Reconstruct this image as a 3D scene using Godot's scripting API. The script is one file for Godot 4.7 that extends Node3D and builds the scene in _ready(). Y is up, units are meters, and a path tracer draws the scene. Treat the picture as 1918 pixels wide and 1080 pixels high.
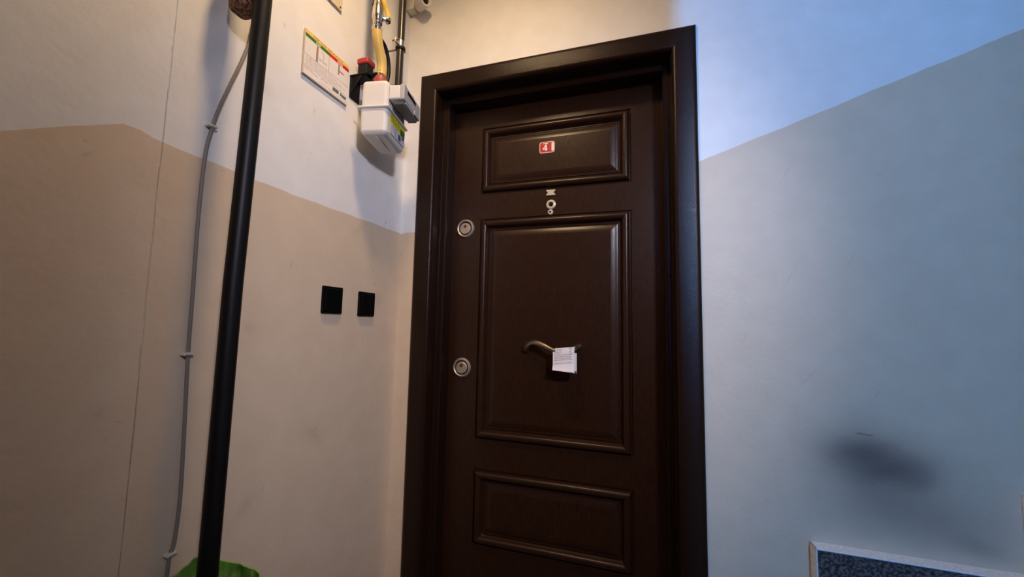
extends Node3D

const FLOOR_Y := -0.066
const CEIL_Y := 2.75
const XR := 3.4          # right wall
const ZP := 1.62         # unseen partition behind the viewer, placed to cut the blue light
const ZE := 3.5          # far wall of the stair hall

# ---------------------------------------------------------------- mesh builder
class MB:
	var v := PackedVector3Array()
	var n := PackedVector3Array()
	var uv := PackedVector2Array()
	var uv2 := PackedVector2Array()

	func vert(p: Vector3, nn: Vector3, u := Vector2.ZERO, u2 := Vector2.ZERO) -> void:
		v.append(p); n.append(nn); uv.append(u); uv2.append(u2)

	# corners counter-clockwise seen from outside; given normals per corner
	func quad_n(a: Vector3, b: Vector3, c: Vector3, d: Vector3, na: Vector3, nb: Vector3, nc: Vector3, nd: Vector3) -> void:
		vert(a, na); vert(c, nc); vert(b, nb)
		vert(a, na); vert(d, nd); vert(c, nc)

	func quad(a: Vector3, b: Vector3, c: Vector3, d: Vector3) -> void:
		var nn := (b - a).cross(c - a)
		if nn.length() < 1e-12:
			nn = (c - a).cross(d - a)
		nn = nn.normalized()
		quad_n(a, b, c, d, nn, nn, nn, nn)

	func quad_uv(a: Vector3, b: Vector3, c: Vector3, d: Vector3) -> void:
		var nn := (b - a).cross(c - a).normalized()
		var ua := Vector2(0, 1); var ub := Vector2(1, 1); var uc := Vector2(1, 0); var ud := Vector2(0, 0)
		vert(a, nn, ua); vert(c, nn, uc); vert(b, nn, ub)
		vert(a, nn, ua); vert(d, nn, ud); vert(c, nn, uc)

	func tri(a: Vector3, b: Vector3, c: Vector3) -> void:
		var nn := (b - a).cross(c - a).normalized()
		vert(a, nn); vert(c, nn); vert(b, nn)

	func box(lo: Vector3, hi: Vector3) -> void:
		var p := func(i: int, j: int, k: int) -> Vector3: return Vector3(hi.x if i else lo.x, hi.y if j else lo.y, hi.z if k else lo.z)
		quad(p.call(0, 0, 1), p.call(1, 0, 1), p.call(1, 1, 1), p.call(0, 1, 1))
		quad(p.call(1, 0, 0), p.call(0, 0, 0), p.call(0, 1, 0), p.call(1, 1, 0))
		quad(p.call(1, 0, 1), p.call(1, 0, 0), p.call(1, 1, 0), p.call(1, 1, 1))
		quad(p.call(0, 0, 0), p.call(0, 0, 1), p.call(0, 1, 1), p.call(0, 1, 0))
		quad(p.call(0, 1, 1), p.call(1, 1, 1), p.call(1, 1, 0), p.call(0, 1, 0))
		quad(p.call(0, 0, 0), p.call(1, 0, 0), p.call(1, 0, 1), p.call(0, 0, 1))

	# box with rounded edges; bend(p) may reshape it afterwards
	func rbox(c: Vector3, size: Vector3, r: float, seg := 3, xf := Transform3D.IDENTITY, bend = null) -> void:
		var h := size / 2.0
		r = minf(r, minf(h.x, minf(h.y, h.z)) * 0.999)
		var axes := [Vector3.AXIS_X, Vector3.AXIS_Y, Vector3.AXIS_Z]
		for ax in 3:
			var au: int = (ax + 1) % 3
			var aw: int = (ax + 2) % 3
			for s in [-1.0, 1.0]:
				var lu := _stops(h[au], r, seg)
				var lw := _stops(h[aw], r, seg)
				for i in lu.size() - 1:
					for j in lw.size() - 1:
						var q: Array[Vector3] = []
						var m: Array[Vector3] = []
						for e in [[i, j], [i + 1, j], [i + 1, j + 1], [i, j + 1]]:
							var p := Vector3.ZERO
							p[ax] = s * h[ax]; p[au] = lu[e[0]]; p[aw] = lw[e[1]]
							var inn := p.clamp(-(h - Vector3(r, r, r)), h - Vector3(r, r, r))
							var d := (p - inn).normalized()
							var o := inn + d * r
							if bend != null:
								o = bend.call(o)
							q.append(xf * (c + o)); m.append((xf.basis * d).normalized())
						if s > 0:
							quad_n(q[0], q[1], q[2], q[3], m[0], m[1], m[2], m[3])
						else:
							quad_n(q[0], q[3], q[2], q[1], m[0], m[3], m[2], m[1])

	func _stops(h: float, r: float, seg: int) -> Array:
		var a := []
		for i in seg + 1:
			a.append(-h + r * (1.0 - tan(PI / 4 * (1.0 - float(i) / seg))))
		for i in range(seg, -1, -1):
			a.append(h - r * (1.0 - tan(PI / 4 * (1.0 - float(i) / seg))))
		return a

	# tube through points; radii one per point (x across first axis, y across second)
	func tube(pts: Array, radii: Array, sides := 16, up := Vector3.UP, capped := true) -> void:
		var rings := []
		var norms := []
		var u := Vector3.ZERO
		for i in pts.size():
			var t: Vector3
			if i == 0: t = pts[1] - pts[0]
			elif i == pts.size() - 1: t = pts[i] - pts[i - 1]
			else: t = (pts[i + 1] - pts[i]).normalized() + (pts[i] - pts[i - 1]).normalized()
			t = t.normalized()
			if u == Vector3.ZERO:
				u = up - t * up.dot(t)
				if u.length() < 0.05: u = Vector3.RIGHT - t * t.x
			u = (u - t * u.dot(t)).normalized()
			var w := t.cross(u)
			var rr = radii[mini(i, radii.size() - 1)]
			var ru: float = rr.x if rr is Vector2 else rr
			var rw: float = rr.y if rr is Vector2 else rr
			var ring := []
			var nr := []
			for k in sides:
				var a := TAU * k / sides
				ring.append(pts[i] + u * cos(a) * ru + w * sin(a) * rw)
				nr.append((u * cos(a) / ru + w * sin(a) / rw).normalized())
			rings.append(ring); norms.append(nr)
		for i in pts.size() - 1:
			for k in sides:
				var k2 := (k + 1) % sides
				quad_n(rings[i][k], rings[i][k2], rings[i + 1][k2], rings[i + 1][k], norms[i][k], norms[i][k2], norms[i + 1][k2], norms[i + 1][k])
		if capped:
			for k in sides:
				var k2 := (k + 1) % sides
				tri(pts[0], rings[0][k2], rings[0][k])
				tri(pts[-1], rings[-1][k], rings[-1][k2])

	# revolve profile of (radius, height) round the axis
	func lathe(prof: Array, at: Vector3, axis: Vector3, sides := 32, sharp := 35.0) -> void:
		axis = axis.normalized()
		var u := Vector3.UP if absf(axis.y) < 0.9 else Vector3.RIGHT
		u = (u - axis * u.dot(axis)).normalized()
		var w := axis.cross(u)
		var ns := MB.prof_normals(prof, sharp)
		for i in prof.size() - 1:
			for k in sides:
				var q := []
				var m := []
				for e in [[i, k, 0], [i, k + 1, 0], [i + 1, k + 1, 1], [i + 1, k, 1]]:
					var a: float = TAU * e[1] / sides
					var rad: Vector3 = u * cos(a) + w * sin(a)
					var pt: Vector2 = prof[e[0]]
					q.append(at + rad * pt.x + axis * pt.y)
					var nn: Vector2 = ns[i][e[2]]
					m.append((rad * nn.x + axis * nn.y).normalized())
				quad_n(q[0], q[1], q[2], q[3], m[0], m[1], m[2], m[3])

	static func prof_normals(prof: Array, sharp: float) -> Array:
		var seg := []
		for i in prof.size() - 1:
			var d: Vector2 = (prof[i + 1] - prof[i]).normalized()
			seg.append(Vector2(d.y, -d.x))
		var out := []
		for i in seg.size():
			var a: Vector2 = seg[i]
			var b: Vector2 = seg[i]
			if i > 0 and absf(rad_to_deg(seg[i].angle_to(seg[i - 1]))) < sharp: a = (seg[i] + seg[i - 1]).normalized()
			if i < seg.size() - 1 and absf(rad_to_deg(seg[i].angle_to(seg[i + 1]))) < sharp: b = (seg[i] + seg[i + 1]).normalized()
			out.append([a, b])
		return out

	# polygon (u, w) extruded; xf maps (u, w, depth) to the scene, depth from 0 to -thick
	func prism(poly: PackedVector2Array, thick: float, xf: Transform3D, uv2_of := Rect2()) -> void:
		if Geometry2D.is_polygon_clockwise(poly):
			poly.reverse()
		var idx := Geometry2D.triangulate_polygon(poly)
		for side in 2:
			for t in range(0, idx.size(), 3):
				var q: Array[int] = [idx[t], idx[t + 1], idx[t + 2]]
				var ccw := (poly[q[1]] - poly[q[0]]).cross(poly[q[2]] - poly[q[0]]) > 0
				if ccw != (side == 0): q = [q[0], q[2], q[1]]
				var nn := (xf.basis * Vector3(0, 0, 1 if side == 0 else -1)).normalized()
				for k in [0, 2, 1]:
					var pp := poly[q[k]]
					var u2 := Vector2.ZERO
					if uv2_of.size.x > 0:
						u2 = ((pp - uv2_of.position) / uv2_of.size).clamp(Vector2(0.001, 0.001), Vector2(0.999, 0.999))
						u2.y = 1.0 - u2.y
					vert(xf * Vector3(pp.x, pp.y, 0 if side == 0 else -thick), nn, Vector2.ZERO, u2)
		for i in poly.size():
			var a := poly[i]
			var b := poly[(i + 1) % poly.size()]
			quad(xf * Vector3(a.x, a.y, 0), xf * Vector3(a.x, a.y, -thick), xf * Vector3(b.x, b.y, -thick), xf * Vector3(b.x, b.y, 0))

	func into(m: ArrayMesh) -> ArrayMesh:
		var a := []
		a.resize(Mesh.ARRAY_MAX)
		a[Mesh.ARRAY_VERTEX] = v; a[Mesh.ARRAY_NORMAL] = n; a[Mesh.ARRAY_TEX_UV] = uv; a[Mesh.ARRAY_TEX_UV2] = uv2
		m.add_surface_from_arrays(Mesh.PRIMITIVE_TRIANGLES, a)
		return m

# ---------------------------------------------------------------- scene tree helpers
var used := {}

func numbered(called: String) -> String:
	if not used.has(called):
		used[called] = 0
		return called
	used[called] += 1
	return "%s_%03d" % [called, used[called]]

func tag(o: Node, label: String, category: String, group := "", kind := "") -> void:
	o.set_meta("label", label)
	o.set_meta("category", category)
	if group: o.set_meta("group", group)
	if kind: o.set_meta("kind", kind)

func thing(called: String, label: String, category: String, at := Vector3.ZERO, group := "", kind := "") -> Node3D:
	var o := Node3D.new()
	o.name = numbered(called)
	o.position = at
	add_child(o, true)
	tag(o, label, category, group, kind)
	return o

func show_mesh(called: String, m: Mesh, mats: Array, parent: Node = null) -> MeshInstance3D:
	var o := MeshInstance3D.new()
	o.mesh = m
	for i in mats.size():
		o.set_surface_override_material(i, mats[i])
	if parent == null or parent == self:
		o.name = numbered(called)
		add_child(o, true)
	else:
		var c := called
		var k := 0
		while parent.has_node(NodePath(c)):
			k += 1
			c = "%s_%03d" % [called, k]
		o.name = c
		parent.add_child(o, true)
		if parent is Node3D and parent.get_parent() != null:
			# builders give scene coordinates; parts sit under their thing
			var off := Vector3.ZERO
			var p: Node = parent
			while p != self and p is Node3D:
				off += (p as Node3D).position
				p = p.get_parent()
			o.position = -off
	return o

func part(called: String, b: MB, mat: Material, parent: Node = null) -> MeshInstance3D:
	return show_mesh(called, b.into(ArrayMesh.new()), [mat], parent)

# ---------------------------------------------------------------- materials
func noise_tex(freq: float, oct: int, sd: int, lo: Color, hi: Color, size := 256, as_normal := false, bump := 4.0) -> NoiseTexture2D:
	var f := FastNoiseLite.new()
	f.noise_type = FastNoiseLite.TYPE_SIMPLEX_SMOOTH
	f.frequency = freq
	f.fractal_octaves = oct
	f.seed = sd
	var t := NoiseTexture2D.new()
	t.width = size; t.height = size; t.seamless = true; t.noise = f
	if as_normal:
		t.as_normal_map = true; t.bump_strength = bump
	else:
		var g := Gradient.new()
		g.offsets = PackedFloat32Array([0.25, 0.75])
		g.colors = PackedColorArray([lo, hi])
		t.color_ramp = g
	return t

func mat(called: String, c: Color, rough := 0.5, metal := 0.0, spec := 0.5) -> StandardMaterial3D:
	var m := StandardMaterial3D.new()
	m.resource_name = called
	m.albedo_color = c
	m.roughness = rough
	m.metallic = metal
	m.metallic_specular = spec
	return m

func rgb(r: int, g: int, b: int) -> Color:
	return Color(r / 255.0, g / 255.0, b / 255.0)

var M := {}

func make_materials() -> void:
	var wall_n := noise_tex(0.05, 4, 3, Color.BLACK, Color.WHITE, 512, true, 2.2)
	var wall_c := noise_tex(0.012, 4, 8, Color(0.985, 0.982, 0.98), Color(1, 1, 1), 512)
	for e in [["white_paint", rgb(238, 235, 230), 0.55], ["beige_paint", rgb(221, 199, 171), 0.5]]:
		for w in ["", "_left", "_door"]:
			var m := mat(e[0] + w, e[1], e[2], 0.0, 0.4)
			m.uv1_triplanar = true; m.uv1_world_triplanar = true
			m.uv1_scale = Vector3(1.6, 1.6, 1.6)
			m.albedo_texture = wall_c
			m.normal_enabled = true; m.normal_texture = wall_n; m.normal_scale = 0.13
			M[e[0] + w] = m
	var frame_n := noise_tex(0.16, 3, 21, Color.BLACK, Color.WHITE, 512, true, 5.0)
	var f := mat("frame_paint", rgb(36, 21, 13), 0.28, 0.0, 0.32)
	f.uv1_triplanar = true; f.uv1_scale = Vector3(5, 5, 5)
	f.normal_enabled = true; f.normal_texture = frame_n; f.normal_scale = 0.22
	M.frame = f
	var grain := noise_tex(0.05, 4, 5, Color(0.80, 0.76, 0.74), Color(1, 1, 1), 512)
	var grain_n := noise_tex(0.06, 4, 6, Color.BLACK, Color.WHITE, 512, true, 2.0)
	var l := mat("door_film", rgb(52, 30, 18), 0.31, 0.0, 0.42)
	l.uv1_triplanar = true; l.uv1_scale = Vector3(9, 0.7, 9)
	l.albedo_texture = grain
	l.normal_enabled = true; l.normal_texture = grain_n; l.normal_scale = 0.10
	M.leaf = l
	M.dark_gap = mat("dark_gap_and_rubber", rgb(14, 12, 11), 0.7)  # dark colour of the lock gap, the key slot and the clamp rubber
	M.steel = mat("brushed_steel", rgb(205, 190, 172), 0.42, 0.75)
	M.nickel = mat("satin_nickel", rgb(150, 138, 122), 0.36, 1.0)
	M.brass = mat("brass", rgb(200, 165, 95), 0.3, 1.0)
	M.chrome = mat("chrome", rgb(215, 208, 198), 0.2, 1.0)
	M.ivory = mat("pale_polished_metal", rgb(226, 208, 180), 0.32, 0.25)
	M.copper = mat("copper_key_plug", rgb(160, 95, 60), 0.35, 1.0)
	M.black_paint = mat("black_pipe_paint", rgb(13, 11, 12), 0.45, 0.0, 0.36)
	M.black_plastic = mat("black_plastic", rgb(9, 9, 10), 0.55, 0.0, 0.2)
	M.black_pipe = mat("dark_brown_pipe_paint", rgb(40, 32, 28), 0.3, 0.0, 0.5)
	M.meter = mat("meter_white", rgb(226, 222, 216), 0.38)
	M.meter_grey = mat("meter_index_grey", rgb(178, 178, 176), 0.42)
	M.meter_dark = mat("meter_grey_dark", rgb(110, 110, 108), 0.5)
	M.window_dark = mat("dial_window", rgb(25, 22, 20), 0.15)
	M.hose = mat("yellow_hose", rgb(214, 182, 98), 0.42)
	M.lever = mat("yellow_lever", rgb(226, 186, 60), 0.4)
	M.red = mat("red_plastic", rgb(176, 48, 42), 0.4)
	M.red_dull = mat("dull_red_nut", rgb(158, 70, 60), 0.5)
	M.brown_nut = mat("brown_fitting", rgb(92, 58, 38), 0.4, 0.3)
	M.cable = mat("grey_cable_sheath", rgb(132, 124, 114), 0.5)
	M.clip = mat("white_clip", rgb(215, 208, 196), 0.5)
	M.white_plastic = mat("white_plastic", rgb(222, 216, 205), 0.4)
	M.plate = mat("beige_plate", rgb(222, 205, 172), 0.4)
	M.acrylic_edge = mat("sign_edge", rgb(206, 190, 160), 0.3)
	M.ink_white = mat("white_print", rgb(245, 240, 235), 0.5)
	M.number_red = mat("red_sticker", rgb(196, 30, 34), 0.35)
	M.number_rim = mat("pale_sticker_rim", rgb(240, 190, 180), 0.4)
	var r := mat("rusty_bracket", Color.WHITE, 0.75)
	r.uv1_triplanar = true; r.uv1_scale = Vector3(16, 16, 16)
	r.albedo_texture = noise_tex(0.03, 3, 14, rgb(38, 22, 18), rgb(172, 118, 76), 256)
	r.normal_enabled = true; r.normal_texture = noise_tex(0.05, 3, 15, Color.BLACK, Color.WHITE, 256, true, 6.0); r.normal_scale = 0.8
	M.rust = r
	var g := mat("speckled_granite", Color.WHITE, 0.22)
	g.uv1_triplanar = true; g.uv1_scale = Vector3(3, 3.4, 3)
	g.albedo_texture = noise_tex(0.055, 4, 31, rgb(50, 44, 44), rgb(118, 110, 106), 512)
	M.granite = g
	var ge := mat("lit_edge_granite", Color.WHITE, 0.3)  # bright light on the slab top put into a pale colour
	ge.uv1_triplanar = true; ge.uv1_scale = Vector3(6, 6, 6)
	ge.albedo_texture = noise_tex(0.06, 3, 33, rgb(222, 221, 218), rgb(244, 243, 241), 256)
	M.granite_lit_edge = ge
	var b := mat("green_plastic", Color.WHITE, 0.32)
	b.uv1_triplanar = true; b.uv1_scale = Vector3(4, 4, 4)
	b.albedo_texture = noise_tex(0.02, 3, 41, rgb(62, 104, 40), rgb(136, 170, 74), 256)
	b.cull_mode = BaseMaterial3D.CULL_DISABLED
	M.green = b
	M.green_rim = mat("green_rim", rgb(138, 172, 78), 0.35)
	var fl := mat("floor_tile", Color.WHITE, 0.3)
	fl.uv1_triplanar = true; fl.uv1_scale = Vector3(4, 4, 4)
	fl.albedo_texture = noise_tex(0.08, 4, 51, rgb(84, 78, 72), rgb(126, 118, 110), 512)
	M.floor = fl
	M.ceiling = mat("ceiling_white", rgb(236, 233, 228), 0.8)
	M.partition = mat("unseen_partition_brown", rgb(78, 60, 50), 0.5)  # out of view, dark to keep reflections off the door
	M.window_frame = mat("window_frame_white", rgb(226, 226, 226), 0.4)
	var p := mat("window_glass", Color(0.9, 0.95, 1.0, 0.08), 0.02)
	p.transparency = BaseMaterial3D.TRANSPARENCY_ALPHA
	M.glass = p

# ---------------------------------------------------------------- light, camera
func set_light_and_camera() -> void:
	var cam := Camera3D.new()
	cam.name = "camera"
	cam.position = Vector3(0.875, 1.13, 1.31)
	cam.rotation = Vector3(0.0889538, 0.3069835, 0.0199860)
	cam.fov = 72.387
	cam.near = 0.02
	cam.current = true
	add_child(cam)

	var env := Environment.new()
	env.tonemap_mode = Environment.TONE_MAPPER_LINEAR
	env.tonemap_exposure = 1.0
	env.background_mode = Environment.BG_SKY
	var sky := Sky.new()
	var sm := ProceduralSkyMaterial.new()
	sm.sky_top_color = Color(0.28, 0.45, 0.78)
	sm.sky_horizon_color = Color(0.62, 0.72, 0.86)
	sm.ground_bottom_color = Color(0.25, 0.24, 0.23)
	sm.ground_horizon_color = Color(0.55, 0.6, 0.66)
	sky.sky_material = sm
	env.sky = sky
	env.sdfgi_enabled = true; env.ssao_enabled = true; env.ssil_enabled = true
	var we := WorldEnvironment.new()
	we.name = "environment"
	we.environment = env
	add_child(we)

	# out of view, placed to light the door wall blue right of the frame
	var day := AreaLight3D.new()
	day.name = "unseen_slot_light"
	day.area_size = Vector2(0.13, 0.74)
	day.position = Vector3(1.64, 2.25, ZE + 0.23)
	day.light_color = Color(0.355, 0.668, 1.0)
	day.light_energy = 22.2
	day.area_range = 12.0
	day.shadow_enabled = true
	add_child(day)

	# unseen window daylight at the flight end, placed to light the left wall
	var side := AreaLight3D.new()
	side.name = "unseen_stair_daylight"
	side.area_size = Vector2(0.66, 0.76)
	side.position = Vector3(XR - 0.01, 2.0, 0.55)
	side.rotation = Vector3(0, PI / 2, 0)
	side.light_color = Color(0.425, 0.627, 1.0)
	side.light_energy = 0.1
	side.area_range = 12.0
	side.shadow_enabled = true
	add_child(side)

const LAMP_AT := Vector3(0.43, 2.55, 0.66)  # out of view, placed to light the door and left wall

func build_unseen_lamps() -> void:
	var t := thing("unseen_ceiling_lamp", "unseen small square warm lamp over the landing, placed to light the door and left wall", "lamp", Vector3(LAMP_AT.x, CEIL_Y, LAMP_AT.z))
	var b := MB.new()
	b.rbox(LAMP_AT + Vector3(0, 0.034, 0), Vector3(0.18, 0.036, 0.18), 0.012, 3)
	b.tube([LAMP_AT + Vector3(0, 0.05, 0), Vector3(LAMP_AT.x, CEIL_Y, LAMP_AT.z)], [0.008], 12)
	b.lathe([Vector2(0.0, -0.02), Vector2(0.04, -0.018), Vector2(0.045, 0.0)], Vector3(LAMP_AT.x, CEIL_Y, LAMP_AT.z), Vector3.UP, 24)
	part("lamp_housing", b, M.white_plastic, t)
	var g := MB.new()
	g.rbox(LAMP_AT + Vector3(0, 0.012, 0), Vector3(0.14, 0.012, 0.14), 0.004, 2)
	var gm := mat("lamp_diffuser_glow", rgb(255, 235, 205), 0.4)
	gm.emission_enabled = true; gm.emission = Color(1.0, 0.80, 0.52); gm.emission_energy_multiplier = 2.0
	part("lamp_diffuser", g, gm, t)
	var o := AreaLight3D.new()
	o.name = "unseen_lamp_light"
	o.area_size = Vector2(0.12, 0.12)
	o.light_color = Color(1.0, 0.845, 0.64)
	o.light_energy = 0.97
	o.area_range = 12.0
	o.shadow_enabled = true
	o.position = LAMP_AT - t.position
	o.rotation = Vector3(-PI / 2, 0, 0)
	t.add_child(o)

	# added fill spotlight behind the viewer, brightening the door and left wall
	var at := Vector3(1.9, 2.2, 2.035)
	var aim := (Vector3(0.31, 1.20, 0.07) - at).normalized()
	t = thing("added_fill_spot", "added fill spotlight on a ceiling rod behind the viewer, turned to the door", "lamp", Vector3(at.x, CEIL_Y, at.z))
	b = MB.new()
	b.tube([at - aim * 0.05, Vector3(at.x - aim.x * 0.05, CEIL_Y, at.z - aim.z * 0.05)], [0.010], 12)
	part("arm", b, M.white_plastic, t)
	b = MB.new()
	b.lathe([Vector2(0.0, -0.09), Vector2(0.094, -0.09), Vector2(0.100, -0.084), Vector2(0.104, -0.005), Vector2(0.100, -0.005), Vector2(0.096, -0.03), Vector2(0.0, -0.03)], at, aim, 28)
	part("fill_spot_housing", b, M.white_plastic, t)
	b = MB.new()
	b.lathe([Vector2(0.0, -0.016), Vector2(0.096, -0.018)], at, aim, 32)
	var gs := mat("fill_spot_lens_glow", rgb(255, 240, 220), 0.4)
	gs.emission_enabled = true; gs.emission = Color(1.0, 0.86, 0.68); gs.emission_energy_multiplier = 2.0
	part("fill_spot_lens", b, gs, t)
	var sp := SpotLight3D.new()
	sp.name = "fill_spot_light"
	sp.light_color = Color(0.93, 0.92, 1.0)
	sp.light_energy = 3.9
	sp.light_size = 0.1
	sp.spot_range = 8.0
	sp.spot_angle = 27.0
	sp.spot_attenuation = 2.0
	sp.spot_angle_attenuation = 1.0
	sp.shadow_enabled = true
	t.add_child(sp)
	sp.look_at_from_position(at, at + aim, Vector3.UP)
	sp.position = at + aim * 0.005 - t.position

# ---------------------------------------------------------------- room
const ON_DOOR_WALL := Transform3D(Basis.IDENTITY, Vector3.ZERO)
# left wall: (u, w, depth) -> u along -z ... u = -z so that the face looks to +x
const ON_LEFT_WALL := Transform3D(Basis(Vector3(0, 0, -1), Vector3(0, 1, 0), Vector3(1, 0, 0)), Vector3.ZERO)

func dirt_map(w: int, h: int) -> Image:
	var im := Image.create(w, h, false, Image.FORMAT_RGB8)
	im.fill(Color.WHITE)
	return im

func smear(im: Image, cx: float, cy: float, rx: float, ry: float, ang: float, strength: float, soft := 1.0) -> void:
	var R := int(maxf(rx, ry) * 2.2)
	for y in range(maxi(0, int(cy) - R), mini(im.get_height(), int(cy) + R)):
		for x in range(maxi(0, int(cx) - R), mini(im.get_width(), int(cx) + R)):
			var d := Vector2(x - cx, y - cy).rotated(ang)
			var q := pow(pow(d.x / rx, 2) + pow(d.y / ry, 2), soft)
			if q < 5.0:
				var k := 1.0 - strength * exp(-q * 1.2)
				var c := im.get_pixel(x, y)
				im.set_pixel(x, y, Color(c.r * k, c.g * k, c.b * (k + (1 - k) * 0.06)))

func build_room() -> void:
	# ---- marks on the door wall right of the frame
	var res := 700.0
	var tall := CEIL_Y - FLOOR_Y
	var rect_d := Rect2(1.05, FLOOR_Y, 1.05, tall)
	var im := dirt_map(int(1.05 * res), int(tall * res))
	var px := func(x: float, y: float) -> Vector2: return Vector2(x - 1.05, CEIL_Y - y) * res
	var rg := RandomNumberGenerator.new()
	rg.seed = 12
	for s in [[1.475, 0.795, 0.095, 0.060, 0.0, 0.22], [1.42, 0.81, 0.06, 0.05, 0.0, 0.12], [1.52, 0.775, 0.09, 0.030, 0.25, 0.18], [1.45, 0.815, 0.07, 0.030, 0.1, 0.12], [1.47, 0.74, 0.10, 0.07, 0.0, 0.10], [1.50, 0.67, 0.13, 0.07, 0.0, 0.12], [1.62, 0.66, 0.13, 0.09, 0.0, 0.10], [1.36, 0.80, 0.05, 0.06, 0.0, 0.05], [1.67, 0.61, 0.05, 0.025, -0.2, 0.10], [1.56, 0.75, 0.05, 0.025, 0.3, 0.12], [1.44, 0.88, 0.07, 0.05, 0.0, 0.04]]:
		var p: Vector2 = px.call(s[0], s[1])
		smear(im, p.x, p.y, s[2] * res * 1.08, s[3] * res * 1.08, s[4], s[5] * 1.1)
	for i in 26:
		var p: Vector2 = px.call(rg.randf_range(1.10, 1.8), rg.randf_range(0.62, 1.7))
		smear(im, p.x, p.y, rg.randf_range(0.7, 1.4), rg.randf_range(0.6, 1.0), rg.randf() * 3, 0.12)
	for i in 7:
		var p: Vector2 = px.call(rg.randf_range(1.12, 1.75), rg.randf_range(0.9, 1.6))
		smear(im, p.x, p.y, rg.randf_range(6, 26), 1.3, rg.randf_range(0.3, 1.1), 0.045)
	for q in [[1.447, 0.858], [1.438, 0.8595], [1.46, 0.857]]:
		var p: Vector2 = px.call(q[0], q[1])
		smear(im, p.x, p.y, 5.0, 0.8, 0.05, 0.4)
	im.generate_mipmaps()
	var dt := ImageTexture.create_from_image(im)
	# ---- marks on the left wall, u = -z
	var rect_l := Rect2(-1.4, FLOOR_Y, 1.4, tall)
	var il := dirt_map(int(1.4 * res), int(tall * res))
	var pl := func(z: float, y: float) -> Vector2: return Vector2(1.4 - z, CEIL_Y - y) * res
	for i in 30:
		var p: Vector2 = pl.call(rg.randf_range(0.05, 1.1), rg.randf_range(0.5, 2.0))
		smear(il, p.x, p.y, rg.randf_range(1, 6), rg.randf_range(1, 4), rg.randf() * 3, rg.randf_range(0.04, 0.11))
	for i in 10:
		var p: Vector2 = pl.call(rg.randf_range(0.1, 1.1), rg.randf_range(0.6, 1.9))
		smear(il, p.x, p.y, rg.randf_range(12, 40), rg.randf_range(8, 26), rg.randf() * 3, 0.05)
	var pk: Vector2 = pl.call(0.1, 1.49)
	smear(il, pk.x, pk.y, 1.6, 1.6, 0, 0.5)
	var wob := 0.0
	for y in il.get_height():          # the hairline crack that runs down the plaster
		wob = clampf(wob + rg.randf_range(-0.12, 0.12), -1.2, 1.2)
		var x := (1.4 - 0.814) * res + wob
		var d := 0.30 + 0.12 * sin(y * 0.013) * sin(y * 0.0041) + rg.randf_range(-0.05, 0.05)
		for k in 2:
			var xi := int(x) + k
			var share := 1.0 - absf(x - 0.5 - xi) if k == 0 else 1.0 - absf(x - 0.5 - xi)
			il.set_pixel(xi, y, il.get_pixel(xi, y) * (1.0 - d * clampf(share, 0, 1)))
	il.generate_mipmaps()
	var lt := ImageTexture.create_from_image(il)
	for e in ["white_paint", "beige_paint"]:
		for k in [["_left", lt], ["_door", dt]]:
			var m: StandardMaterial3D = M[e + k[0]]
			m.detail_enabled = true
			m.detail_blend_mode = BaseMaterial3D.BLEND_MODE_MUL
			m.detail_uv_layer = BaseMaterial3D.DETAIL_UV_2
			m.detail_albedo = k[1]

	# ---- door wall, z = 0; the doorway is cut out of it
	var up := MB.new()
	var lo := MB.new()
	var line_r: Array[Vector2] = []
	for i in 26:
		var x := 1.05 + i * 0.042
		line_r.append(Vector2(x, 1.646 + (x - 1.066) * 0.3535 + 0.0012 * sin(i * 1.9) + 0.0008 * sin(i * 0.7)))
	up.prism(PackedVector2Array([Vector2(0, 1.469), Vector2(0.03, 1.474), Vector2(0.085, 1.474), Vector2(0.085, CEIL_Y), Vector2(0, CEIL_Y)]), 0.3, ON_DOOR_WALL)
	up.prism(PackedVector2Array([Vector2(0.085, 2.085), Vector2(1.05, 2.085), Vector2(1.05, CEIL_Y), Vector2(0.085, CEIL_Y)]), 0.3, ON_DOOR_WALL)
	var hi_poly := PackedVector2Array()
	var lo_poly := PackedVector2Array()
	for p in line_r:
		hi_poly.append(p); lo_poly.append(p)
	var e_r: Vector2 = line_r[-1]
	var far := Vector2(XR, e_r.y + (XR - e_r.x) * 0.3535)
	hi_poly.append(Vector2(e_r.x, CEIL_Y)); hi_poly.append(Vector2(1.05, CEIL_Y))
	lo_poly.append(Vector2(e_r.x, FLOOR_Y)); lo_poly.append(Vector2(1.05, FLOOR_Y))
	up.prism(PackedVector2Array([e_r, far, Vector2(XR, CEIL_Y), Vector2(e_r.x, CEIL_Y)]), 0.3, ON_DOOR_WALL)
	lo.prism(PackedVector2Array([e_r, far, Vector2(XR, FLOOR_Y), Vector2(e_r.x, FLOOR_Y)]), 0.3, ON_DOOR_WALL)
	up.prism(hi_poly, 0.3, ON_DOOR_WALL, rect_d)
	lo.prism(lo_poly, 0.3, ON_DOOR_WALL, rect_d)
	lo.prism(PackedVector2Array([Vector2(0, FLOOR_Y), Vector2(0.085, FLOOR_Y), Vector2(0.085, 1.474), Vector2(0.03, 1.474), Vector2(0, 1.469)]), 0.3, ON_DOOR_WALL)
	var wm := up.into(ArrayMesh.new())
	lo.into(wm)
	tag(show_mesh("wall_back", wm, [M.white_paint_door, M.beige_paint_door]), "two-tone white and beige plaster wall round the brown door, smudged at right", "wall", "", "structure")

	# ---- left wall, x = 0, from the door corner towards the viewer
	var up2 := MB.new()
	var lo2 := MB.new()
	var ll: Array[Vector2] = [Vector2(0, 1.470)]
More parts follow.
